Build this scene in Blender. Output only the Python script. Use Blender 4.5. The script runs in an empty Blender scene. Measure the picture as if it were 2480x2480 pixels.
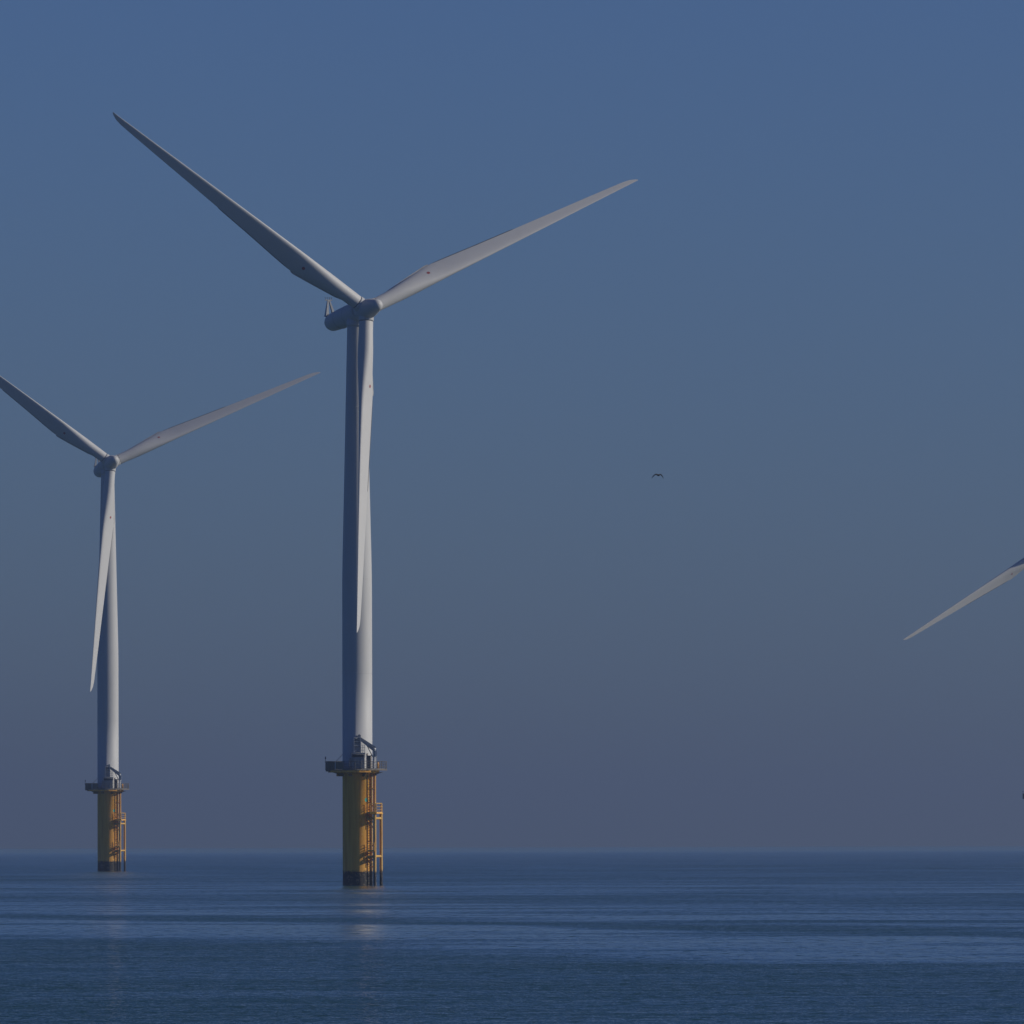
import bpy, math, random
from mathutils import Vector, Matrix
from math import sin, cos, radians as R, pi, sqrt

# ---------------------------------------------------------------- camera, sky, sun, exposure
sc = bpy.context.scene
col = sc.collection
F_PX = 25890.0            # focal length in pixels of a 2480 px wide frame
EYE = 7.45                # camera height over the water
EARTH = 6.371e6
cam_d = bpy.data.cameras.new('camera')
cam = bpy.data.objects.new('camera', cam_d)
col.objects.link(cam)
cam_d.sensor_width = 36.0
cam_d.lens = F_PX / 2480.0 * 36.0
cam_d.clip_start = 1.0
cam_d.clip_end = 60000.0
cam.location = (0, 0, EYE)
PITCH = math.atan((2012.4 - 1240.0) / F_PX)
cam.matrix_world = (Matrix.Translation((0, 0, EYE)) @ Matrix.Rotation(PITCH, 4, 'X')
                    @ Matrix.Rotation(R(90), 4, 'X') @ Matrix.Rotation(R(-0.15), 4, 'Z'))
sc.camera = cam

SUN_EL = R(26.5)
SUN_AZ = R(93.0)          # clockwise from +Y (the viewing direction): the sun stands to the right
sc.view_settings.view_transform = 'Standard'
sc.view_settings.look = 'None'
sc.view_settings.gamma = 1.0
sc.view_settings.exposure = -0.55

world = bpy.data.worlds.new('World')
sc.world = world
world.use_nodes = True
wn = world.node_tree.nodes
wl = world.node_tree.links
wn.clear()
w_out = wn.new('ShaderNodeOutputWorld')
w_bg = wn.new('ShaderNodeBackground')
w_sky = wn.new('ShaderNodeTexSky')
w_sky.sky_type = 'NISHITA'
w_sky.sun_disc = False
w_sky.sun_elevation = SUN_EL
w_sky.sun_rotation = SUN_AZ
w_sky.altitude = 0
w_sky.air_density = 1.0
w_sky.dust_density = 0.3
w_sky.ozone_density = 3.0
w_tint = wn.new('ShaderNodeMix')
w_tint.data_type = 'RGBA'
w_tint.blend_type = 'MULTIPLY'
w_tint.inputs[0].default_value = 1.0
w_tint.inputs[7].default_value = (0.495, 0.728, 1.43, 1)
w_bg.inputs['Strength'].default_value = 0.0545
wl.new(w_sky.outputs[0], w_tint.inputs[6])
wl.new(w_tint.outputs[2], w_bg.inputs['Color'])
wl.new(w_bg.outputs[0], w_out.inputs['Surface'])

sun_d = bpy.data.lights.new('sun', 'SUN')
sun_d.energy = 4.85
sun_d.angle = R(0.53)
sun_d.color = (1.0, 0.935, 0.81)
sun = bpy.data.objects.new('sun', sun_d)
col.objects.link(sun)
sun_dir = Vector((sin(SUN_AZ) * cos(SUN_EL), cos(SUN_AZ) * cos(SUN_EL), sin(SUN_EL)))
sun.rotation_euler = sun_dir.to_track_quat('Z', 'Y').to_euler()

# ---------------------------------------------------------------- helpers
def tag(o, label=None, cat=None, group=None, kind=None):
    if label: o['label'] = label
    if cat: o['category'] = cat
    if group: o['group'] = group
    if kind: o['kind'] = kind
    return o

class MB:
    """collects shapes and links them as one mesh object"""
    def __init__(s):
        s.v = []; s.f = []; s.sm = []
    def add(s, vs, fs, smooth=False):
        b = len(s.v)
        s.v += [tuple(v) for v in vs]
        s.f += [tuple(b + i for i in f) for f in fs]
        s.sm += [smooth] * len(fs)
        return s
    def box(s, x0, x1, y0, y1, z0, z1, M=None):
        vs = [Vector((x, y, z)) for x in (x0, x1) for y in (y0, y1) for z in (z0, z1)]
        if M is not None: vs = [M @ v for v in vs]
        return s.add(vs, [(0, 1, 3, 2), (4, 6, 7, 5), (0, 4, 5, 1), (2, 3, 7, 6), (0, 2, 6, 4), (1, 5, 7, 3)])
    def tube(s, p0, p1, r0, r1=None, n=12):
        r1 = r0 if r1 is None else r1
        p0 = Vector(p0); p1 = Vector(p1)
        d = (p1 - p0).normalized()
        u = d.orthogonal().normalized(); w = d.cross(u)
        vs = []
        for p, r in ((p0, r0), (p1, r1)):
            for k in range(n):
                a = 2 * pi * k / n
                vs.append(p + (u * cos(a) + w * sin(a)) * r)
        fs = [(k, (k + 1) % n, n + (k + 1) % n, n + k) for k in range(n)]
        s.add(vs, fs, True)
        s.add(vs[:n], [tuple(range(n - 1, -1, -1))]); s.add(vs[n:], [tuple(range(n))])
        return s
    def beam(s, p0, p1, w0, h0, w1=None, h1=None, side=(0, 1, 0)):
        """rectangular bar from p0 to p1; w across `side`, h across the other"""
        w1 = w0 if w1 is None else w1; h1 = h0 if h1 is None else h1
        p0 = Vector(p0); p1 = Vector(p1); d = (p1 - p0).normalized()
        sd = Vector(side); sd = (sd - d * sd.dot(d)).normalized(); up = d.cross(sd)
        vs = []
        for p, w, h in ((p0, w0, h0), (p1, w1, h1)):
            for a, b in ((-1, -1), (1, -1), (1, 1), (-1, 1)):
                vs.append(p + sd * (a * w / 2) + up * (b * h / 2))
        return s.add(vs, [(0, 1, 5, 4), (1, 2, 6, 5), (2, 3, 7, 6), (3, 0, 4, 7), (3, 2, 1, 0), (4, 5, 6, 7)])
    def lathe(s, prof, n=64, a0=0.0, a1=2 * pi, smooth=True, off=None):
        """prof = [(r, z)], turned around z"""
        full = abs(a1 - a0 - 2 * pi) < 1e-6
        m = n if full else n + 1
        vs = []
        for r, z in prof:
            for k in range(m):
                a = a0 + (a1 - a0) * k / n
                o = off(z) if off else (0, 0)
                vs.append((r * cos(a) + o[0], r * sin(a) + o[1], z))
        fs = []
        for j in range(len(prof) - 1):
            for k in range(n):
                k2 = (k + 1) % m
                fs.append((j * m + k, j * m + k2, (j + 1) * m + k2, (j + 1) * m + k))
        return s.add(vs, fs, smooth)
    def build(s, name, mat, parent=None, M=None):
        me = bpy.data.meshes.new(name)
        me.from_pydata(s.v, [], s.f)
        me.polygons.foreach_set('use_smooth', s.sm)
        me.materials.append(mat)
        me.update()
        o = bpy.data.objects.new(name, me)
        col.objects.link(o)
        if parent is not None: o.parent = parent
        if M is not None: o.matrix_local = M
        return o

def new_mat(name):
    m = bpy.data.materials.new(name); m.use_nodes = True
    nt = m.node_tree; b = nt.nodes['Principled BSDF']
    return m, nt, b

def N(nt, kind, **kw):
    n = nt.nodes.new(kind)
    for k, v in kw.items(): setattr(n, k, v)
    return n

def paint(name, c, rough=0.45, var=0.06, streak=0.0, metallic=0.0):
    """painted steel: faint mottling, optional vertical weather streaks"""
    m, nt, b = new_mat(name)
    tc = N(nt, 'ShaderNodeTexCoord')
    mp = N(nt, 'ShaderNodeMapping'); mp.inputs['Scale'].default_value = (1.4, 1.4, 0.12 if streak else 1.4)
    no = N(nt, 'ShaderNodeTexNoise'); no.inputs['Scale'].default_value = 0.8; no.inputs['Detail'].default_value = 5
    nt.links.new(tc.outputs['Object'], mp.inputs[0]); nt.links.new(mp.outputs[0], no.inputs['Vector'])
    ra = N(nt, 'ShaderNodeValToRGB')
    k = var + streak
    ra.color_ramp.elements[0].position = 0.3; ra.color_ramp.elements[1].position = 0.62
    ra.color_ramp.elements[0].color = (c[0] * (1 - k), c[1] * (1 - k), c[2] * (1 - k), 1)
    ra.color_ramp.elements[1].color = (c[0], c[1], c[2], 1)
    nt.links.new(no.outputs['Fac'], ra.inputs['Fac'])
    nt.links.new(ra.outputs[0], b.inputs['Base Color'])
    b.inputs['Roughness'].default_value = rough
    b.inputs['Metallic'].default_value = metallic
    return m

M_white = paint('light_grey_paint', (0.50, 0.50, 0.49), 0.62, 0.03, 0.03)
M_blade = paint('blade_gelcoat', (0.52, 0.515, 0.50), 0.55, 0.03)
M_grey = paint('galvanised_grey', (0.30, 0.31, 0.32), 0.5, 0.15)
M_lightsteel = paint('pale_steel', (0.50, 0.51, 0.51), 0.45, 0.1)
M_deck = paint('weathered_deck_steel', (0.20, 0.165, 0.12), 0.6, 0.2)
M_railing = paint('railing_steel', (0.13, 0.12, 0.11), 0.5, 0.2)
M_dark = paint('dark_rubber', (0.02, 0.02, 0.022), 0.6, 0.1)
M_darksteel = paint('dark_steel', (0.06, 0.06, 0.065), 0.5, 0.2)
M_red = paint('red_marker', (0.32, 0.06, 0.055), 0.5, 0.1)
M_green = paint('turquoise_marker', (0.03, 0.42, 0.34), 0.5, 0.1)
M_seal = paint('weathered_strip', (0.42, 0.41, 0.38), 0.6, 0.25)

def tidal_yellow(name, c, rust):
    """yellow marine paint; below about 2 m it carries dark weed and barnacles with a ragged upper edge"""
    m, nt, b = new_mat(name)
    L = nt.links.new
    tc = N(nt, 'ShaderNodeTexCoord'); sx = N(nt, 'ShaderNodeSeparateXYZ'); L(tc.outputs['Object'], sx.inputs[0])
    # fading and rust runs
    mp = N(nt, 'ShaderNodeMapping'); mp.inputs['Scale'].default_value = (2.2, 2.2, 0.16); L(tc.outputs['Object'], mp.inputs[0])
    n1 = N(nt, 'ShaderNodeTexNoise'); n1.inputs['Scale'].default_value = 1.0; n1.inputs['Detail'].default_value = 6; L(mp.outputs[0], n1.inputs['Vector'])
    r1 = N(nt, 'ShaderNodeValToRGB'); r1.color_ramp.elements[0].position = 0.35; r1.color_ramp.elements[1].position = 0.6
    r1.color_ramp.elements[0].color = (*rust, 1); r1.color_ramp.elements[1].color = (*c, 1)
    L(n1.outputs['Fac'], r1.inputs['Fac'])
    # growth edge
    n2 = N(nt, 'ShaderNodeTexNoise'); n2.inputs['Scale'].default_value = 2.6; n2.inputs['Detail'].default_value = 8; n2.inputs['Roughness'].default_value = 0.7
    L(tc.outputs['Object'], n2.inputs['Vector'])
    ma = N(nt, 'ShaderNodeMath', operation='MULTIPLY_ADD'); L(n2.outputs['Fac'], ma.inputs[0]); ma.inputs[1].default_value = 1.5; L(sx.outputs['Z'], ma.inputs[2])
    mr = N(nt, 'ShaderNodeMapRange'); L(ma.outputs[0], mr.inputs['Value'])
    mr.inputs['From Min'].default_value = 2.60; mr.inputs['From Max'].default_value = 2.85; mr.inputs['To Min'].default_value = 1; mr.inputs['To Max'].default_value = 0
    n3 = N(nt, 'ShaderNodeTexNoise'); n3.inputs['Scale'].default_value = 5.5; n3.inputs['Detail'].default_value = 4; L(tc.outputs['Object'], n3.inputs['Vector'])
    r3 = N(nt, 'ShaderNodeValToRGB'); r3.color_ramp.elements[0].position = 0.56; r3.color_ramp.elements[1].position = 0.66
    r3.color_ramp.elements[0].color = (0.007, 0.008, 0.011, 1); r3.color_ramp.elements[1].color = (0.26, 0.20, 0.12, 1)
    L(n3.outputs['Fac'], r3.inputs['Fac'])
    mx = N(nt, 'ShaderNodeMix', data_type='RGBA'); L(mr.outputs[0], mx.inputs[0]); L(r1.outputs[0], mx.inputs[6]); L(r3.outputs[0], mx.inputs[7])
    L(mx.outputs[2], b.inputs['Base Color'])
    b.inputs['Roughness'].default_value = 0.62
    return m
M_yellow = tidal_yellow('yellow_marine_paint', (0.84, 0.455, 0.075), (0.68, 0.30, 0.03))
M_orange = tidal_yellow('rusty_orange_paint', (0.68, 0.43, 0.11), (0.50, 0.25, 0.05))

# ---------------------------------------------------------------- sea: one sheet, round as the earth is, out past the horizon
rings = []
r = 0.0
while r < 15000:
    rings.append(r); r += 25 if r < 3000 else 100
rings.append(15000.0)
seg = 180
sea_v = [(0, 0, 0)]
for r in rings[1:]:
    for k in range(seg):
        a = 2 * pi * k / seg
        sea_v.append((r * cos(a), r * sin(a), -r * r / (2 * EARTH)))
sea_f = [(0, 1 + k, 1 + (k + 1) % seg) for k in range(seg)]
for j in range(len(rings) - 2):
    b0 = 1 + j * seg; b1 = b0 + seg
    for k in range(seg):
        k2 = (k + 1) % seg
        sea_f.append((b0 + k, b1 + k, b1 + k2, b0 + k2))
M_sea, nt, b = new_mat('sea_water')
L = nt.links.new
geo = N(nt, 'ShaderNodeNewGeometry')
sxyz = N(nt, 'ShaderNodeSeparateXYZ'); L(geo.outputs['Position'], sxyz.inputs[0])
def mapped(scale, loc=(0, 0, 0), rot=0.0):
    mp = N(nt, 'ShaderNodeMapping'); mp.inputs['Scale'].default_value = scale; mp.inputs['Location'].default_value = loc
    mp.inputs['Rotation'].default_value = (0, 0, rot)
    L(geo.outputs['Position'], mp.inputs[0]); return mp.outputs[0]
def slope_noise(scale, loc, amp, detail=2.0, rough=0.55, rot=0.0):
    n = N(nt, 'ShaderNodeTexNoise'); n.inputs['Scale'].default_value = 1.0; n.inputs['Detail'].default_value = detail; n.inputs['Roughness'].default_value = rough
    L(mapped(scale, loc, rot), n.inputs['Vector'])
    s_ = N(nt, 'ShaderNodeVectorMath', operation='SUBTRACT'); L(n.outputs['Color'], s_.inputs[0]); s_.inputs[1].default_value = (0.5, 0.5, 0.5)
    m_ = N(nt, 'ShaderNodeVectorMath', operation='MULTIPLY'); L(s_.outputs[0], m_.inputs[0]); m_.inputs[1].default_value = amp
    return m_.outputs[0]
def vadd(a, b_):
    n = N(nt, 'ShaderNodeVectorMath', operation='ADD'); L(a, n.inputs[0]); L(b_, n.inputs[1]); return n.outputs[0]
# water slopes: ripples of 0.4 m, wind waves of 1.5 m and 5 m
S_rip = slope_noise((7.5, 6.0, 1), (3, 7, 0), (1.6, 1.25, 0), 1.0)
S_wav = slope_noise((1.7, 1.3, 1), (31, 17, 0), (0.50, 0.65, 0), 2.0, rot=0.12)
S_big = slope_noise((0.07, 0.25, 1), (5, 91, 0), (0.06, 0.30, 0), 2.0, rot=-0.1)
lean = N(nt, 'ShaderNodeCombineXYZ'); lean.inputs['Y'].default_value = -0.215   # waves run shoreward: their steeper faces look to the shore
waves = vadd(vadd(vadd(S_rip, S_wav), S_big), lean.outputs[0])
# scattered steeper wavelets, a metre or so across
crest_n = N(nt, 'ShaderNodeTexNoise'); crest_n.inputs['Scale'].default_value = 1.0; crest_n.inputs['Detail'].default_value = 1.5
L(mapped((0.85, 0.42, 1), (71, 13, 0), 0.06), crest_n.inputs['Vector'])
crest = N(nt, 'ShaderNodeMapRange'); L(crest_n.outputs['Fac'], crest.inputs['Value'])
crest.inputs['From Min'].default_value = 0.60; crest.inputs['From Max'].default_value = 0.74
crest.inputs['To Min'].default_value = 0.0; crest.inputs['To Max'].default_value = -0.55
crest_v = N(nt, 'ShaderNodeCombineXYZ'); L(crest.outputs[0], crest_v.inputs['Y'])
# calm slicks lying between breezy water, long across the view, tens to hundreds of metres deep
wob = N(nt, 'ShaderNodeTexNoise'); wob.inputs['Scale'].default_value = 1.0; wob.inputs['Detail'].default_value = 9; wob.inputs['Roughness'].default_value = 0.62
L(mapped((0.034, 0.010, 1), (2.3, 1.1, 0)), wob.inputs['Vector'])
rng = N(nt, 'ShaderNodeMath', operation='MULTIPLY_ADD'); L(wob.outputs['Fac'], rng.inputs[0]); rng.inputs[1].default_value = 120.0
L(sxyz.outputs['Y'], rng.inputs[2])                      # metres out from the shore, bent by the wobble
slant = N(nt, 'ShaderNodeMapRange'); L(sxyz.outputs['Y'], slant.inputs['Value'])   # the near slick runs slantwise to the shore
slant.inputs['From Min'].default_value = 700; slant.inputs['From Max'].default_value = 1300; slant.inputs['To Min'].default_value = 3.2; slant.inputs['To Max'].default_value = 0.3
tilt_ = N(nt, 'ShaderNodeMath', operation='MULTIPLY_ADD'); L(sxyz.outputs['X'], tilt_.inputs[0]); L(slant.outputs[0], tilt_.inputs[1]); L(rng.outputs[0], tilt_.inputs[2])
mr = N(nt, 'ShaderNodeMapRange'); L(tilt_.outputs[0], mr.inputs['Value'])
mr.inputs['From Min'].default_value = 0; mr.inputs['From Max'].default_value = 6000
slick = N(nt, 'ShaderNodeValToRGB'); L(mr.outputs[0], slick.inputs['Fac'])
cr = slick.color_ramp
stops = [(0, 0), (690, 0.05), (735, 0.85), (890, 0.95), (905, 0.1), (950, 0.12), (965, 0.9), (1150, 0.8), (1200, 0.45), (1290, 0.4), (1350, 0.8), (1600, 0.8), (1720, 0.45), (1900, 0.55), (2150, 0.5), (2600, 0.55), (3600, 0.7), (6000, 1.0)]
while len(cr.elements) < len(stops): cr.elements.new(0.5)
for e, (p_, v_) in zip(cr.elements, stops):
    e.position = p_ / 6000.0; e.color = (v_, v_, v_, 1)
brk = N(nt, 'ShaderNodeTexNoise'); brk.inputs['Scale'].default_value = 1.0; brk.inputs['Detail'].default_value = 5; brk.inputs['Roughness'].default_value = 0.6
L(mapped((0.022, 0.035, 1), (9, 4, 0)), brk.inputs['Vector'])
brm = N(nt, 'ShaderNodeMapRange'); L(brk.outputs['Fac'], brm.inputs['Value']); brm.inputs['From Min'].default_value = 0.32; brm.inputs['From Max'].default_value = 0.50
calm = N(nt, 'ShaderNodeMath', operation='MULTIPLY'); L(slick.outputs[0], calm.inputs[0]); L(brm.outputs[0], calm.inputs[1])
far_ = N(nt, 'ShaderNodeMapRange'); L(sxyz.outputs['Y'], far_.inputs['Value'])   # the offing lies calm under the haze
far_.inputs['From Min'].default_value = 1300; far_.inputs['From Max'].default_value = 4800
mxc = N(nt, 'ShaderNodeMath', operation='MAXIMUM'); L(calm.outputs[0], mxc.inputs[0]); L(far_.outputs[0], mxc.inputs[1])
amp = N(nt, 'ShaderNodeMapRange'); L(mxc.outputs[0], amp.inputs['Value']); amp.inputs['To Min'].default_value = 1.0; amp.inputs['To Max'].default_value = 0.11
gust = N(nt, 'ShaderNodeTexNoise'); gust.inputs['Scale'].default_value = 1.0; gust.inputs['Detail'].default_value = 5
L(mapped((0.03, 0.028, 1), (19, 44, 0)), gust.inputs['Vector'])
gm = N(nt, 'ShaderNodeMapRange'); L(gust.outputs['Fac'], gm.inputs['Value'])
gm.inputs['From Min'].default_value = 0.3; gm.inputs['From Max'].default_value = 0.7; gm.inputs['To Min'].default_value = 0.6; gm.inputs['To Max'].default_value = 1.3
ag = N(nt, 'ShaderNodeMath', operation='MULTIPLY'); L(amp.outputs[0], ag.inputs[0]); L(gm.outputs[0], ag.inputs[1])
sc_ = N(nt, 'ShaderNodeVectorMath', operation='SCALE'); L(waves, sc_.inputs[0]); L(ag.outputs[0], sc_.inputs['Scale'])
up_ = N(nt, 'ShaderNodeVectorMath', operation='ADD'); cfd = N(nt, 'ShaderNodeMath', operation='SUBTRACT'); cfd.inputs[0].default_value = 1.0; L(far_.outputs[0], cfd.inputs[1])
cvs = N(nt, 'ShaderNodeVectorMath', operation='SCALE'); L(crest_v.outputs[0], cvs.inputs[0]); L(cfd.outputs[0], cvs.inputs['Scale'])
L(vadd(sc_.outputs[0], cvs.outputs[0]), up_.inputs[0]); L(geo.outputs['Normal'], up_.inputs[1])
nrm = N(nt, 'ShaderNodeVectorMath', operation='NORMALIZE'); L(up_.outputs[0], nrm.inputs[0])
L(nrm.outputs[0], b.inputs['Normal'])
b.inputs['Base Color'].default_value = (0.025, 0.070, 0.092, 1)
b.inputs['Roughness'].default_value = 0.08
b.inputs['IOR'].default_value = 1.333
sea = MB(); sea.add(sea_v, sea_f, True)
tag(sea.build('sea', M_sea), kind='structure')

# ---------------------------------------------------------------- haze over the water
M_haze = bpy.data.materials.new('haze_air'); M_haze.use_nodes = True
hn = M_haze.node_tree.nodes; hl = M_haze.node_tree.links
hn.clear()
ho = hn.new('ShaderNodeOutputMaterial'); hv = hn.new('ShaderNodeVolumePrincipled')
hv.inputs['Color'].default_value = (0.75, 0.86, 0.96, 1)
hv.inputs['Density'].default_value = 1.15e-4
hv.inputs['Anisotropy'].default_value = 0.68
hl.new(hv.outputs[0], ho.inputs['Volume'])
hz = MB().box(-30000, 30000, -30000, 30000, -20, 135)
tag(hz.build('haze', M_haze), kind='stuff')

# ---------------------------------------------------------------- wind turbines
# turbine space: origin on the tower axis at the waterline, x right, y away from the shore, z up
TP_R = 2.11
DECK = 16.35
CONE = R(2.0)
TILT = R(6.69)
HUB_Z = 81.2
OVER = 3.65
MESH = {}
def cached(key, name, mat, fn, parent, M=None):
    """build a part once, later turbines reuse its mesh"""
    if key not in MESH:
        made = fn()
        made = made if isinstance(made, list) else [made]
        obs = [m.build(name, mat, parent, M) for m in made]
        MESH[key] = [o.data for o in obs]
        return obs[0]
    obs = []
    for me in MESH[key]:
        o = bpy.data.objects.new(name, me); col.objects.link(o)
        o.parent = parent
        if M is not None: o.matrix_local = M
        obs.append(o)
    return obs[0]

def lerp_table(T, r):
    for (a, b_) in zip(T, T[1:]):
        if r <= b_[0]:
            t = (r - a[0]) / (b_[0] - a[0])
            return [a[i] + (b_[i] - a[i]) * t for i in range(len(a))]
    return list(T[-1])
#         r     chord  LE     blend thick  twist(deg)
BLADE = [(1.78, 2.00, 1.00, 0.00, 1.00, 3.0),
         (3.50, 2.04, 1.00, 0.04, 0.98, 3.0),
         (5.00, 2.22, 1.00, 0.20, 0.85, 3.0),
         (7.00, 2.56, 1.00, 0.48, 0.66, 4.5),
         (9.50, 2.95, 0.99, 0.78, 0.50, 5.5),
         (11.6, 3.24, 0.98, 0.94, 0.41, 5.5),
         (12.4, 3.26, 0.97, 0.97, 0.39, 5.3),
         (13.6, 3.14, 0.95, 1.00, 0.36, 4.8),
         (20.0, 2.58, 0.84, 1.00, 0.27, 2.5),
         (26.0, 2.12, 0.72, 1.00, 0.23, 1.2),
         (32.0, 1.70, 0.60, 1.00, 0.20, 0.2),
         (38.0, 1.30, 0.47, 1.00, 0.18, 0.0),
         (42.0, 1.02, 0.39, 1.00, 0.17, 0.0),
         (44.4, 0.84, 0.34, 1.00, 0.16, 0.0),
         (45.4, 0.66, 0.32, 1.00, 0.15, 0.0),
         (46.0, 0.42, 0.31, 1.00, 0.14, 0.0),
         (46.35, 0.22, 0.30, 1.00, 0.14, 0.0),
         (46.5, 0.05, 0.29, 1.00, 0.14, 0.0)]
def sect(r, n=40):
    """closed section points (y toward the leading edge, z toward the suction side)"""
    _, c, le, w, th, tw = lerp_table(BLADE, r)
    pts = []
    for k in range(n):
        t = 2 * pi * k / n
        x = (1 - cos(t)) / 2
        y = le - c * x
        zc = c / 2 * sin(t)
        yt = 5 * th * c * (0.2969 * sqrt(x) - 0.1260 * x - 0.3516 * x * x + 0.2843 * x ** 3 - 0.1036 * x ** 4)
        za = (yt if sin(t) >= 0 else -yt * 0.8) + 0.028 * c * 4 * x * (1 - x)
        z = zc * (1 - w) + za * w
        a = R(tw)
        pts.append((y * cos(a) + z * sin(a), -y * sin(a) + z * cos(a)))
    return pts
def te_point(r):
    _, c, le, w, th, tw = lerp_table(BLADE, r)
    y = le - c; a = R(tw)
    return Vector((r, y * cos(a), -y * sin(a)))
def blade_mesh():
    m = MB(); n = 40; rs = []
    for a, b_ in zip(BLADE, BLADE[1:]):
        k = max(1, int((b_[0] - a[0]) / 1.0))
        rs += [a[0] + (b_[0] - a[0]) * i / k for i in range(k)]
    rs.append(46.5)
    vs = []
    for r in rs:
        vs += [(r, y, z) for y, z in sect(r, n)]
    fs = [(j * n + k, (j + 1) * n + k, (j + 1) * n + (k + 1) % n, j * n + (k + 1) % n) for j in range(len(rs) - 1) for k in range(n)]
    m.add(vs, fs, True)
    m.add(vs[:n], [tuple(range(n))]); m.add(vs[-n:], [tuple(range(n - 1, -1, -1))])
    return m
def te_strip(r0, r1, w, t, inset=0.03):
    """thin plate carried on the trailing edge"""
    m = MB(); k = 16; vs = []
    for i in range(k + 1):
        r = r0 + (r1 - r0) * i / k
        p = te_point(r); ww = w * min(1, (i + .35) / 2, (k - i + .35) / 2 + .5)
        vs += [p + Vector((0, inset, t / 2)), p + Vector((0, inset, -t / 2)), p + Vector((0, -ww, -t / 2)), p + Vector((0, -ww, t / 2))]
    fs = []
    for i in range(k):
        for j in range(4):
            fs.append((4 * i + j, 4 * i + (j + 1) % 4, 4 * i + 4 + (j + 1) % 4, 4 * i + 4 + j))
    fs += [(3, 2, 1, 0), (4 * k, 4 * k + 1, 4 * k + 2, 4 * k + 3)]
    return m.add(vs, fs)
def dot_mesh():
    """round painted mark a few mm proud of the pressure side, following its curve"""
    m = MB(); rc, yc, rad = 11.0, -0.75, 0.24
    def zsurf(r, y):
        pts = sect(r, 120)[60:]
        best = min(range(len(pts) - 1), key=lambda i: abs(pts[i][0] - y))
        return pts[best][1]
    vs = [(rc, yc, zsurf(rc, yc) - .012)]
    for ring in (0.5, 1.0):
        for k in range(20):
            a = 2 * pi * k / 20; r = rc + rad * ring * cos(a); y = yc + rad * ring * sin(a)
            vs.append((r, y, zsurf(r, y) - .012))
    fs = [(0, 1 + k, 1 + (k + 1) % 20) for k in range(20)] + [(1 + k, 21 + k, 21 + (k + 1) % 20, 1 + (k + 1) % 20) for k in range(20)]
    return m.add(vs, fs, True)

def tower_mesh():
    m = MB()
    m.lathe([(2.0, DECK - .3), (2.13, DECK - .3), (2.13, DECK + .12), (2.11, DECK + .12), (2.11, 30.0), (2.105, 38), (2.10, 42), (2.085, 44), (2.05, 46),
             (1.80, 57), (1.564, 67.55), (1.33, 78.4), (1.325, 79.2)], 96)
    for z, r_ in ((30.0, 2.113), (43.3, 2.096), (67.55, 1.568)): m.lathe([(r_ - .02, z - .06), (r_, z - .055), (r_, z + .055), (r_ - .02, z + .06)], 96)
    return m
def yaw_collar():
    return MB().lathe([(1.30, 78.95), (1.40, 78.97), (1.40, 79.4), (1.35, 80.1), (0.2, 80.1)], 64)
def tp_mesh():
    m = MB().lathe([(0.3, -4), (TP_R + .01, -4), (TP_R + .01, 0.2), (TP_R, 1.2), (TP_R, 15.7), (2.2, 15.75), (2.2, DECK - .32), (0.3, DECK - .32)], 96)
    return m
def hub_mesh():
    return MB().lathe([(0.0, -1.62), (1.30, -1.60), (1.42, -1.40), (1.47, -0.9), (1.47, -0.2), (1.42, 0.7), (1.30, 1.5), (1.10, 2.5), (0.93, 3.4), (0.84, 3.85),
                       (0.76, 4.15), (0.62, 4.42), (0.42, 4.62), (0.2, 4.72), (0.0, 4.75)], 64)
def nacelle_mesh():
    prof = [(0.0, -13.3), (0.5, -13.26), (0.9, -13.1), (1.12, -12.86), (1.24, -12.5), (1.29, -11.9), (1.40, -9.6), (1.50, -7.0), (1.54, -4.5), (1.55, -2.2), (1.44, -1.72), (0.0, -1.70)]
    prof = prof[::-1]
    m = MB().lathe(prof[::-1], 64, off=lambda z: (0, 0.16 if z > -9 else 0.20))
    return m
def nacelle_seams():
    out = []
    for z in (-9.0, -5.6):
        m = MB(); out.append(m)
        m.lathe([(1.40 if z == -9.0 else 1.50, z - .05), (1.435 if z == -9.0 else 1.533, z - .04), (1.435 if z == -9.0 else 1.533, z + .04), (1.40 if z == -9.0 else 1.50, z + .05)], 48, off=lambda z: (0, .16))
    return out
def mast_mesh():
    """A-shaped wind-sensor stand; nacelle space: x sideways, y up, z along the shaft toward the wind"""
    m = MB()
    m.beam((-0.90, 1.05, -12.5), (-.53, 3.40, -12.6), .75, .42, .26, .16, side=(0, 0, 1))
    m.beam((0.15, 1.05, -12.2), (-.33, 3.40, -12.6), .50, .40, .22, .15, side=(0, 0, 1))
    m.beam((-.95, 3.41, -12.6), (.10, 3.41, -12.6), .12, .12, side=(0, 0, 1))
    m.box(-.80, .15, 1.15, 1.32, -12.6, -12.1)
    return m
def sensor_mesh():
    out = []
    for x in (-.90, -.57, -.27, .05):
        m = MB(); out.append(m); m.tube((x, 3.45, -12.6), (x, 3.73, -12.6), .03, n=8); m.tube((x - .07, 3.75, -12.6), (x + .07, 3.75, -12.6), .045, n=8)
    return out
def collar_mesh():
    return MB().lathe([(1.06, 0.7), (1.07, 1.60), (1.03, 1.68), (0.2, 1.68)], 48)
def ring_mesh():
    return MB().lathe([(0.2, 1.675), (0.985, 1.675), (0.985, 1.80), (0.2, 1.80)], 48)

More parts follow.
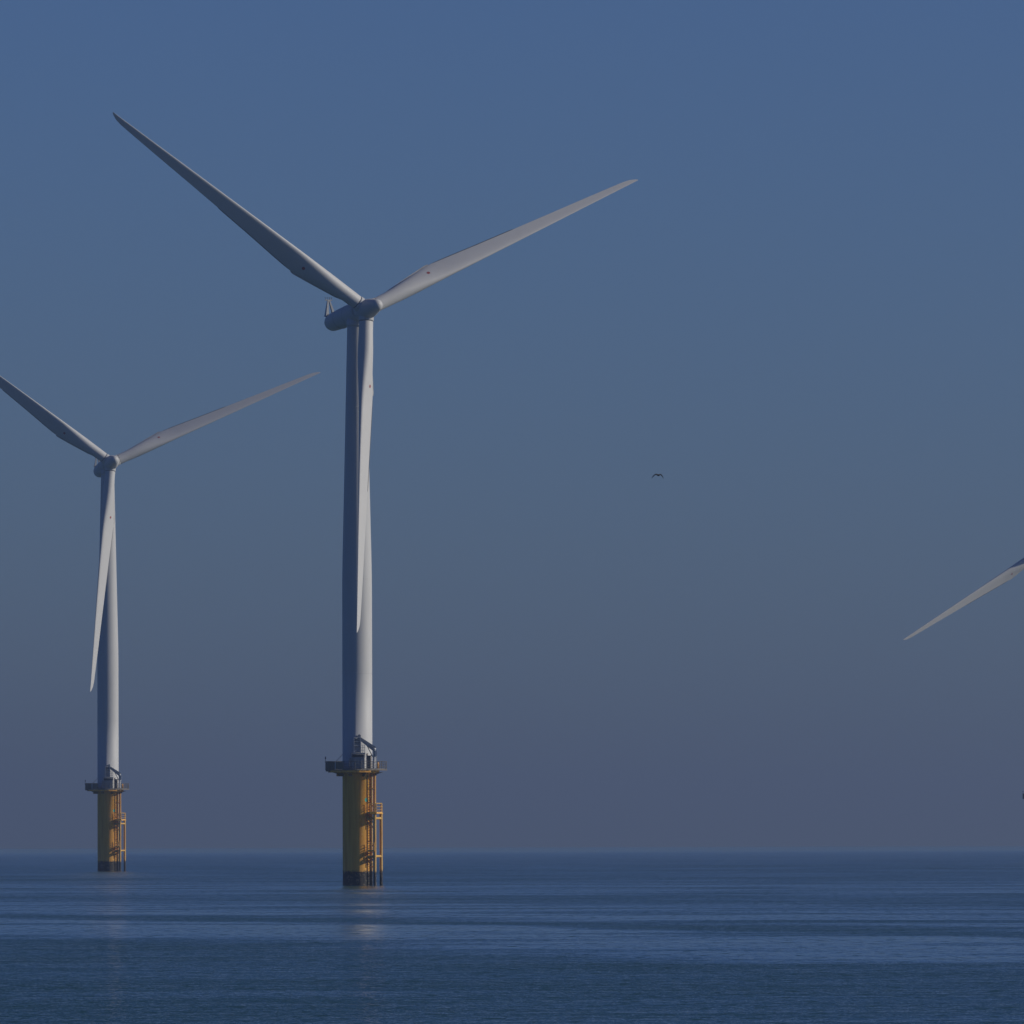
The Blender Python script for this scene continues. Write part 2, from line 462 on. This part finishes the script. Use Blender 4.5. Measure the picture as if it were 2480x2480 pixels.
def arc_pts(r, a0, a1, n):
    return [Vector((r * sin(R(a0 + (a1 - a0) * k / n)), -r * cos(R(a0 + (a1 - a0) * k / n)), 0)) for k in range(n + 1)]
def deck_mesh():
    m = MB()
    m.lathe([(2.14, DECK - .13), (4.22, DECK - .13), (4.22, DECK - .02), (2.14, DECK - .02), (2.14, DECK - .13)], 16, smooth=False)
    # service extension to the left
    m.box(-4.45, -3.6, -1.7, 1.7, DECK - .26, DECK + .02)
    return m
def fascia_ring():
    """yellow edge beam, deep along the front and the left, and the ring under the deck"""
    m = MB()
    m.lathe([(4.02, DECK - .42), (4.14, DECK - .42), (4.14, DECK - .135), (4.02, DECK - .135), (4.02, DECK - .42)], 10, R(180), R(298), smooth=False)
    m.lathe([(2.23, DECK - .50), (3.10, DECK - .50), (3.10, DECK - .14), (2.23, DECK - .14), (2.23, DECK - .5)], 32, smooth=False)
    return m
def bracket_mesh():
    out = []
    for a in range(0, 360, 45):
        m = MB(); out.append(m)
        d = Vector((sin(R(a + 22)), -cos(R(a + 22)), 0)); s_ = Vector((d.y, -d.x, 0))
        z = DECK
        P = [d * 2.12 + Vector((0, 0, z - .52)), d * 3.9 + Vector((0, 0, z - .36)), d * 3.0 + Vector((0, 0, z - .62)), d * 2.75 + Vector((0, 0, z - .95)), d * 2.12 + Vector((0, 0, z - .95))]
        vs = [p - s_ * .07 for p in P] + [p + s_ * .07 for p in P]
        m.add(vs, [(0, 1, 2, 3, 4), (9, 8, 7, 6, 5)] + [(i, i + 5, (i + 1) % 5 + 5, (i + 1) % 5) for i in range(5)])
    return out
def tray_mesh():
    """equipment slung below the left edge"""
    return MB().box(-2.95, -2.2, -.6, .6, DECK - .95, DECK - .52)
def railing(m, pts, z0, h, rails=3, pr=.03, rr=.022):
    for p in pts: m.tube((p.x, p.y, z0), (p.x, p.y, z0 + h), pr, n=8)
    for a, b_ in zip(pts, pts[1:]):
        for k in range(rails):
            z = z0 + h * (1 - k / rails)
            m.tube((a.x, a.y, z), (b_.x, b_.y, z), rr if k else rr * 1.2, n=8)
        m.beam((a.x, a.y, z0 + .07), (b_.x, b_.y, z0 + .07), .02, .14, side=(b_ - a).cross(Vector((0, 0, 1))))
    return m
def rail_mesh():
    m = MB()
    railing(m, arc_pts(4.12, -62, 242, 26), DECK, 1.15)
    railing(m, [Vector(p) for p in ((-3.65, 1.65, 0), (-4.4, 1.65, 0), (-4.4, .55, 0), (-4.4, -.55, 0), (-4.4, -1.65, 0), (-3.65, -1.65, 0))], DECK, 1.15)
    # gate and bars on the landing side
    for x in (2.95, 3.15, 3.35, 3.6, 3.8, 4.0): m.tube((x, -1.15, DECK), (x, -1.15, DECK + 1.12), .03, n=8)
    return m
def screen_mesh():
    """kick boards and windbreak panels on the left-hand rail"""
    m = MB()
    pts = [(-1.9, -3.68), (-3.0, -2.88), (-3.65, -1.72), (-4.36, -1.60), (-4.36, 1.60), (-3.65, 1.72), (-3.0, 2.88)]
    for a, b_ in zip(pts, pts[1:]):
        d = Vector((b_[0] - a[0], b_[1] - a[1], 0)); s_ = Vector((-d.y, d.x, 0))
        m.beam((a[0], a[1], DECK + .56), (b_[0], b_[1], DECK + .56), .03, 1.08, side=s_)
    return m
def lamp_mesh():
    m = MB(); m.tube((-4.48, -1.7, DECK - .1), (-4.48, -1.7, DECK + 1.5), .035, n=8); m.lathe([(0.0, DECK + 1.85), (.07, DECK + 1.8), (.09, DECK + 1.5), (0.0, DECK + 1.48)][::-1], 12, off=lambda z: (-4.48, -1.7))
    m.beam((-4.6, -1.7, DECK + 1.1), (-4.3, -1.7, DECK + .8), .06, .06)
    return m
def post_mesh():
    return MB().box(-3.14, -3.0, -3.02, -2.92, DECK, DECK + 1.1)
def cabinet_mesh():
    m = MB()
    m.box(-.75, 1.05, -3.75, -2.35, DECK + .08, DECK + 1.70)
    m.box(-1.10, -.77, -3.5, -2.5, DECK + .5, DECK + 1.62)
    for x in (-.3, .15, .6): m.box(x - .015, x + .015, -3.78, -3.752, DECK + .15, DECK + 1.6)
    return m
def gap_fill_mesh():
    return MB().box(-.70, 1.0, -3.6, -2.6, DECK + 1.71, DECK + 2.12)  # added dark box, keeps the gap under the cabinet roof dark
def louvre_mesh():
    m = MB()
    for k in range(5): m.box(.42, .97, -3.80, -3.753, DECK + .14 + k * .13, DECK + .22 + k * .13)
    return m
def roof_mesh():
    m = MB().box(-.80, 1.15, -3.85, -2.25, DECK + 2.15, DECK + 2.34)
    for x in (-.74, 1.08):
        for y in (-3.78, -2.32): m.box(x - .04, x + .04, y - .04, y + .04, DECK + 1.702, DECK + 2.148)
    return m
def cage_mesh():
    m = MB(); z0 = DECK + 2.342; z1 = DECK + 4.5
    for x in (-.42, .50):
        for y in (-3.6, -2.5): m.box(x - .045, x + .045, y - .045, y + .045, z0, z1)
    for z in (z0 + 1.0, z1 - .6, z1):
        for y in (-3.6, -2.5): m.tube((-.42, y, z), (.5, y, z), .035, n=8)
        for x in (-.42, .50): m.tube((x, -3.6, z), (x, -2.5, z), .035, n=8)
    for x in (.82, 1.08): m.box(x - .035, x + .035, -3.5, -3.42, z0, z0 + 1.1)
    for z in (.35, .72, 1.08): m.tube((.55, -3.46, z0 + z), (1.08, -3.46, z0 + z), .025, n=8)
    m.beam((-.42, -3.6, z0 + .1), (.5, -3.6, z0 + .95), .03, .05)
    return m
def cage_panel():
    z0 = DECK + 2.342
    return MB().box(-.36, .44, -2.47, -2.44, z0 + .04, DECK + 4.35)
def crane_column():
    m = MB(); m.lathe([(.0, DECK), (.26, DECK), (.26, DECK + .12), (.17, DECK + .14), (.17, DECK + 2.75), (.24, DECK + 2.8), (.24, DECK + 3.0), (0, DECK + 3.02)], 20, off=lambda z: (2.42, -2.75))
    m.box(2.55, 2.80, -2.95, -2.6, DECK + 1.9, DECK + 2.65)
    m.tube((2.62, -2.75, DECK + .2), (2.74, -2.75, DECK + 1.9), .05, n=8)
    return m
def crane_boom():
    m = MB()
    a = Vector((2.48, -2.75, DECK + 2.85)); b_ = Vector((.12, -2.75, DECK + 4.55))
    m.beam(a, b_, .30, .72, .24, .40)
    m.beam(a + Vector((-.15, -.17, .16)), b_ + Vector((0, -.14, .1)), .03, .06, .03, .05)
    # winch hump and sheave head
    m.tube((.32, -2.92, DECK + 4.72), (.32, -2.58, DECK + 4.72), .22, n=16)
    m.tube((-.1, -2.86, DECK + 4.62), (-.1, -2.64, DECK + 4.62), .17, n=16)
    m.beam((.32, -2.75, DECK + 4.68), (-.15, -2.75, DECK + 4.60), .2, .2)
    # hydraulic ram
    m.tube((2.22, -2.6, DECK + 1.7), (1.35, -2.6, DECK + 3.45), .06, n=8)
    return m
def hook_mesh():
    m = MB(); m.tube((-.24, -2.75, DECK + 4.58), (-.26, -2.75, DECK + 4.05), .018, n=6); m.box(-.33, -.19, -2.8, -2.7, DECK + 3.8, DECK + 4.06)
    return m
def stair_mesh():
    m = MB()
    for y in (-1.75, -.95):
        m.beam((-2.95, y, DECK + .1), (-2.05, y, DECK + 1.15), .05, .2); m.tube((-3.0, y, DECK + 1.15), (-1.95, y, DECK + 2.25), .03, n=8)
        m.tube((-2.95, y, DECK + .1), (-2.95, y, DECK + 1.2), .025, n=8)
    for k in range(5): m.box(-2.95 + k * .2, -2.7 + k * .2, -1.72, -.98, DECK + .15 + k * .22, DECK + .19 + k * .22)
    return m
def bottle_mesh():
    m = MB().lathe([(0, DECK), (.17, DECK), (.17, DECK + .85), (.1, DECK + 1.0), (0, DECK + 1.02)], 16, off=lambda z: (2.92, -1.5))
    return m
def panel_box():
    m = MB().box(1.42, 1.92, -3.25, -2.85, DECK, DECK + 1.9); m.box(1.36, 1.98, -3.3, -2.8, DECK + 1.902, DECK + 1.96)
    return m

LX0, LX1, LY = 1.48, 1.98, -1.64
def ladder_mesh():
    m = MB()
    for x in (LX0, LX1): m.box(x - .045, x + .045, LY - .05, LY + .05, -2.5, DECK + 2.3)
    z = -.2
    while z < DECK + 1.9:
        m.tube((LX0, LY, z), (LX1, LY, z), .03, n=8); z += .36
    for z in (1.5, 3.6, 6.4, 8.6, 11.9, 13.8, 15.3):
        for x in (LX0, LX1): m.box(x - .04, x + .04, LY + .05, -sqrt(TP_R ** 2 - x ** 2) + .05, z - .05, z + .05)
    return m
F1 = Vector((2.46, -2.42, 0)); F2 = Vector((3.33, -.80, 0))
def landing_mesh():
    """two upright fender tubes tied together by cross tubes: the boat landing"""
    m = MB()
    for P in (F1, F2):
        m.tube((P.x, P.y, -3), (P.x, P.y, 10.2), .22, n=20); m.tube((P.x, P.y, 10.2), (P.x, P.y, 11.65), .09, n=12)
    for z in (9.45, 4.1, -1.5): m.tube((F1.x, F1.y, z), (F2.x, F2.y, z), .17, n=14)
    m.tube((F1.x, F1.y, 11.6), (F2.x, F2.y, 11.6), .03, n=8)
    return m
def brace_mesh():
    out = []
    for z in (9.45, 4.1):
        m = MB(); out.append(m)
        m.tube((F1.x, F1.y, z), (1.5, -1.42, z), .17, n=14)
        m.tube((F2.x, F2.y, z), (1.9, -.35, z), .17, n=14)
        for dz in (.62, -.35, -.95):
            m.beam((LX0 - .12, LY - .12, z + dz + .2), (LX1 + .18, LY - .16, z + dz - .15), .08, .12)
            m.beam((LX0 - .05, LY - .05, z + dz - .1), (1.7, -1.2, z + dz - .3), .1, .1)
        m.box(LX0 - .1, F1.x, LY - .35, LY - .2, z - .22, z + .12)
    return out
def rest_deck(z, x1, big):
    m = MB()
    y0 = -3.0
    if big:
        vs = [(1.35, -1.75), (1.35, y0), (2.75, y0), (3.62, -1.1), (3.5, -.35), (2.15, -.35)]
    else:
        vs = [(1.45, -1.7), (1.45, -2.9), (2.40, -2.9), (2.35, -1.3)]
    n = len(vs)
    m.add([(x, y, z) for x, y in vs] + [(x, y, z + .12) for x, y in vs], [tuple(range(n)), tuple(range(2 * n - 1, n - 1, -1))] + [(i, (i + 1) % n, n + (i + 1) % n, n + i)[::-1] for i in range(n)])
    return m
def rest_rail(z, big):
    m = MB()
    if big:
        P = [Vector(p + (0,)) for p in ((1.35, -1.9), (1.35, -2.98), (1.85, -2.98), (2.4, -2.98), (2.72, -2.98))]
        railing(m, P, z + .12, 1.3, 3, .04, .03)
        P = [Vector(p + (0,)) for p in ((2.6, -2.5), (3.5, -1.0), (3.5, -.4), (2.3, -.4))]
        railing(m, P, z + .12, 1.3, 3, .04, .03)
    else:
        P = [Vector(p + (0,)) for p in ((1.47, -1.9), (1.47, -2.88), (1.95, -2.88), (2.37, -2.88), (2.35, -1.5))]
        railing(m, P, z + .12, 1.1, 3, .04, .03)
    return m
def fascia_mesh():
    return MB().box(1.80, 2.55, -3.06, -3.02, 10.05, 10.42)
def cable_tube(x, y, r):
    return MB().tube((x, y, -3), (x, y, DECK - .25), r, n=16)
def clamp_mesh():
    out = []
    for z in (2.6, 5.6, 8.2, 11.2, 13.6):
        m = MB(); out.append(m); m.box(1.6, 2.38, -1.32, -1.16, z, z + .16); m.box(1.9, 2.3, -1.05, -.85, z, z + .14)
    return out
def green_dot():
    m = MB(); a = math.asin(1.30 / TP_R); vs = []
    def P(s_, z): t = a + s_ / TP_R; return ((TP_R + .006) * sin(t), -(TP_R + .006) * cos(t), z)
    vs.append(P(0, 12.05))
    for k in range(20):
        q = 2 * pi * k / 20; vs.append(P(.30 * cos(q), 12.05 + .30 * sin(q)))
    return m.add(vs, [(0, 1 + k, 1 + (k + 1) % 20) for k in range(20)])

def turbine(x, D, yaw, az, pitch, label):
    w = R(yaw); base = Vector((x, D, -(x * x + D * D) / (2 * EARTH)))
    root = bpy.data.objects.new('wind_turbine', None); col.objects.link(root)
    root.empty_display_size = 5; root.location = base
    tag(root, label, 'wind turbine', 'wind turbines standing in the sea')
    c = lambda key, name, mat, fn, par=root, M=None: cached(key, name, mat, fn, par, M)
    c('tower', 'tower', M_white, tower_mesh)
    tp = c('tp', 'foundation_tube', M_yellow, tp_mesh)
    c('green', 'round_marker', M_green, green_dot, tp)
    # nacelle and rotor frame: columns = sideways, up, toward the wind
    n = Vector((sin(w) * cos(TILT), -cos(w) * cos(TILT), sin(TILT)))
    lat = Vector((cos(w), sin(w), 0)); up = n.cross(lat)
    hub = Vector((sin(w) * OVER, -cos(w) * OVER, HUB_Z))
    FR = Matrix((lat, up, n)).transposed().to_4x4(); FR.translation = hub
    na = c('nacelle', 'nacelle', M_white, nacelle_mesh, root, FR)
    c('seams', 'panel_seam', M_grey, nacelle_seams, na)
    c('mast', 'sensor_mast', M_grey, mast_mesh, na)
    c('sensors', 'wind_sensor', M_darksteel, sensor_mesh, na)
    c('yaw', 'yaw_collar', M_white, yaw_collar)
    hb = c('hub', 'hub', M_white, hub_mesh, root, FR)
    for k in range(3):
        a = R(az + 120 * k)
        rad = Vector((cos(a), sin(a), 0)); mot = Vector((sin(a), -cos(a), 0)); ax = Vector((0, 0, 1))
        X = (rad * cos(CONE) + ax * sin(CONE)).normalized()
        mo = mot
        fw = X.cross(mo) * -1.0
        Y = (mo * cos(R(pitch)) + fw * sin(R(pitch))).normalized()
        Z = X.cross(Y)
        BM = Matrix((X, Y, Z)).transposed().to_4x4()
        bl = c('blade', 'blade', M_blade, blade_mesh, root, FR @ BM)
        c('flap', 'trailing_edge_strip', M_seal, lambda: te_strip(3.8, 12.0, .20, .05), bl)
        c('serr', 'dark_trailing_edge', M_darksteel, lambda: te_strip(12.6, 26.0, .07, .03), bl)
        c('dot', 'red_marker', M_red, dot_mesh, bl)
        CM = Matrix((Y, Z, X)).transposed().to_4x4()
        c('collar', 'blade_collar', M_white, collar_mesh, hb, CM)
        c('ring', 'rubber_seal', M_dark, ring_mesh, hb, CM)
    pf = c('deck', 'service_platform', M_deck, deck_mesh)
    c('fring', 'edge_beam', M_yellow, fascia_ring, pf)
    c('brk', 'support_bracket', M_deck, bracket_mesh, pf)
    c('tray', 'cable_tray', M_yellow, tray_mesh, pf)
    c('rail', 'railing', M_railing, rail_mesh, pf)
    c('screen', 'windbreak_panel', M_deck, screen_mesh, pf)  # dark brown puts the shade on the yellow panels into their colour
    c('wpost', 'pale_post', M_lightsteel, post_mesh, pf)
    c('lamp', 'marker_lamp', M_darksteel, lamp_mesh, pf)
    c('stair', 'stairway', M_lightsteel, stair_mesh, pf)
    c('bottle', 'yellow_canister', M_yellow, bottle_mesh, pf)
    c('pbox', 'switch_box', M_darksteel, panel_box, pf)
    cb = c('cab', 'equipment_cabinet', M_grey, cabinet_mesh)
    c('louvre', 'louvre', M_lightsteel, louvre_mesh, cb)
    c('gap_fill', 'dark_gap_fill', M_darksteel, gap_fill_mesh, cb)
    c('roof', 'cabinet_roof', M_grey, roof_mesh, cb)
    c('cage', 'cage_frame', M_lightsteel, cage_mesh, cb)
    c('cagep', 'cage_panel', M_grey, cage_panel, cb)
    cr_ = c('crane', 'crane', M_lightsteel, crane_column)
    c('boom', 'crane_boom', M_grey, crane_boom, cr_)
    c('hook', 'crane_hook', M_darksteel, hook_mesh, cr_)
    c('ladder', 'ladder', M_orange, ladder_mesh)
    bo = c('landing', 'boat_landing', M_orange, landing_mesh)
    c('brace', 'standoff_brace', M_orange, brace_mesh, bo)
    rp = c('rd1', 'rest_platform', M_yellow, lambda: rest_deck(10.1, 3.5, True))
    c('rr1', 'rest_platform_railing', M_orange, lambda: rest_rail(10.1, True), rp)
    c('fas', 'fascia_plate', M_yellow, fascia_mesh, rp)
    rp = c('rd2', 'rest_platform', M_yellow, lambda: rest_deck(4.75, 2.4, False))
    c('rr2', 'rest_platform_railing', M_orange, lambda: rest_rail(4.75, False), rp)
    c('j1', 'cable_tube', M_orange, lambda: cable_tube(2.05, -1.22, .10))
    j = c('j2', 'cable_tube', M_orange, lambda: cable_tube(2.43, -.95, .20))
    c('clamp', 'pipe_clamp', M_orange, clamp_mesh, j)
    return root

turbine(-21.92, 1509.9, 23.48, 24.68, 31.0, 'largest white wind turbine on a yellow base, its whole rotor in view')
turbine(-80.57, 2129.2, 12.7, 23.4, 31.0, 'smaller white wind turbine at left, one blade cut off by the frame')
turbine(138.01, 2800.0, 15.0, 211.39, 31.0, 'farthest wind turbine at the right edge, only one hazy blade in view')

# ---------------------------------------------------------------- gull in flight
def gull():
    m = MB()
    # body along local y (head toward -y), turned later
    prof = [(-.27, .004, .01), (-.24, .03, .0), (-.19, .055, -.004), (-.08, .072, -.01), (.03, .062, -.006), (.12, .04, .004), (.2, .026, .012), (.28, .022, .014), (.30, .004, .014)]
    n = 14; vs = []
    for y, r, z in prof:
        fl = 0.35 if y > .19 else 0.9
        for k in range(n):
            a = 2 * pi * k / n; vs.append((1.5 * r * cos(a) * (1.4 if y > .19 else 1), y * 1.15, z + 1.45 * r * sin(a) * fl))
    m.add(vs, [(j * n + k, j * n + (k + 1) % n, (j + 1) * n + (k + 1) % n, (j + 1) * n + k) for j in range(len(prof) - 1) for k in range(n)] + [tuple(range(n))[::-1], tuple((len(prof) - 1) * n + k for k in range(n))], True)
    m.tube((0, -.26, .002), (0, -.325, -.012), .012, .004, 8)
    # wings: one loft from tip to tip through the back, drooping at both ends
    for s_, st in ((-1, [(0.0, .03, .16, .0), (.12, .055, .17, -.02), (.26, .07, .18, -.05), (.40, .0, .16, -.02), (.53, -.16, .12, .04), (.63, -.32, .03, .10)]),
                   (1, [(0.0, .03, .16, .0), (.12, .06, .17, -.02), (.26, .08, .18, -.05), (.40, .01, .16, -.02), (.56, -.13, .11, .04), (.71, -.29, .03, .10)])):
        vs = []; q = 10
        for x, z, c_, y in st:
            for k in range(q):
                a = 2 * pi * k / q; vs.append((s_ * x, y + c_ / 2 * cos(a), z + (.03 + c_ * .14) * sin(a)))
        fs = [(j * q + k, j * q + (k + 1) % q, (j + 1) * q + (k + 1) % q, (j + 1) * q + k) for j in range(len(st) - 1) for k in range(q)]
        fs += [tuple(range(q)), tuple((len(st) - 1) * q + k for k in range(q))]
        m.add(vs, fs, True)
    o = m.build('seagull', M_gull)
    return o
M_gull, gnt, gb = new_mat('gull_feathers')
tcg = N(gnt, 'ShaderNodeTexCoord'); sg = N(gnt, 'ShaderNodeSeparateXYZ'); gnt.links.new(tcg.outputs['Object'], sg.inputs[0])
ab = N(gnt, 'ShaderNodeMath', operation='ABSOLUTE'); gnt.links.new(sg.outputs['X'], ab.inputs[0])
rg = N(gnt, 'ShaderNodeValToRGB'); gnt.links.new(ab.outputs[0], rg.inputs['Fac'])
rg.color_ramp.elements[0].position = .05; rg.color_ramp.elements[0].color = (.10, .09, .08, 1)
rg.color_ramp.elements[1].position = .12; rg.color_ramp.elements[1].color = (.004, .004, .005, 1)
gnt.links.new(rg.outputs[0], gb.inputs['Base Color']); gb.inputs['Roughness'].default_value = .8
g = gull()
g.location = ((1594 - 1240) / F_PX * 1020, 1020, EYE + (2012.4 - 1151.5) / F_PX * 1020 - 1020 * 1020 * 0)
g.rotation_euler = (R(4), R(2), R(32))
tag(g, 'dark gull with drooping wings flying alone against the blue sky', 'bird')
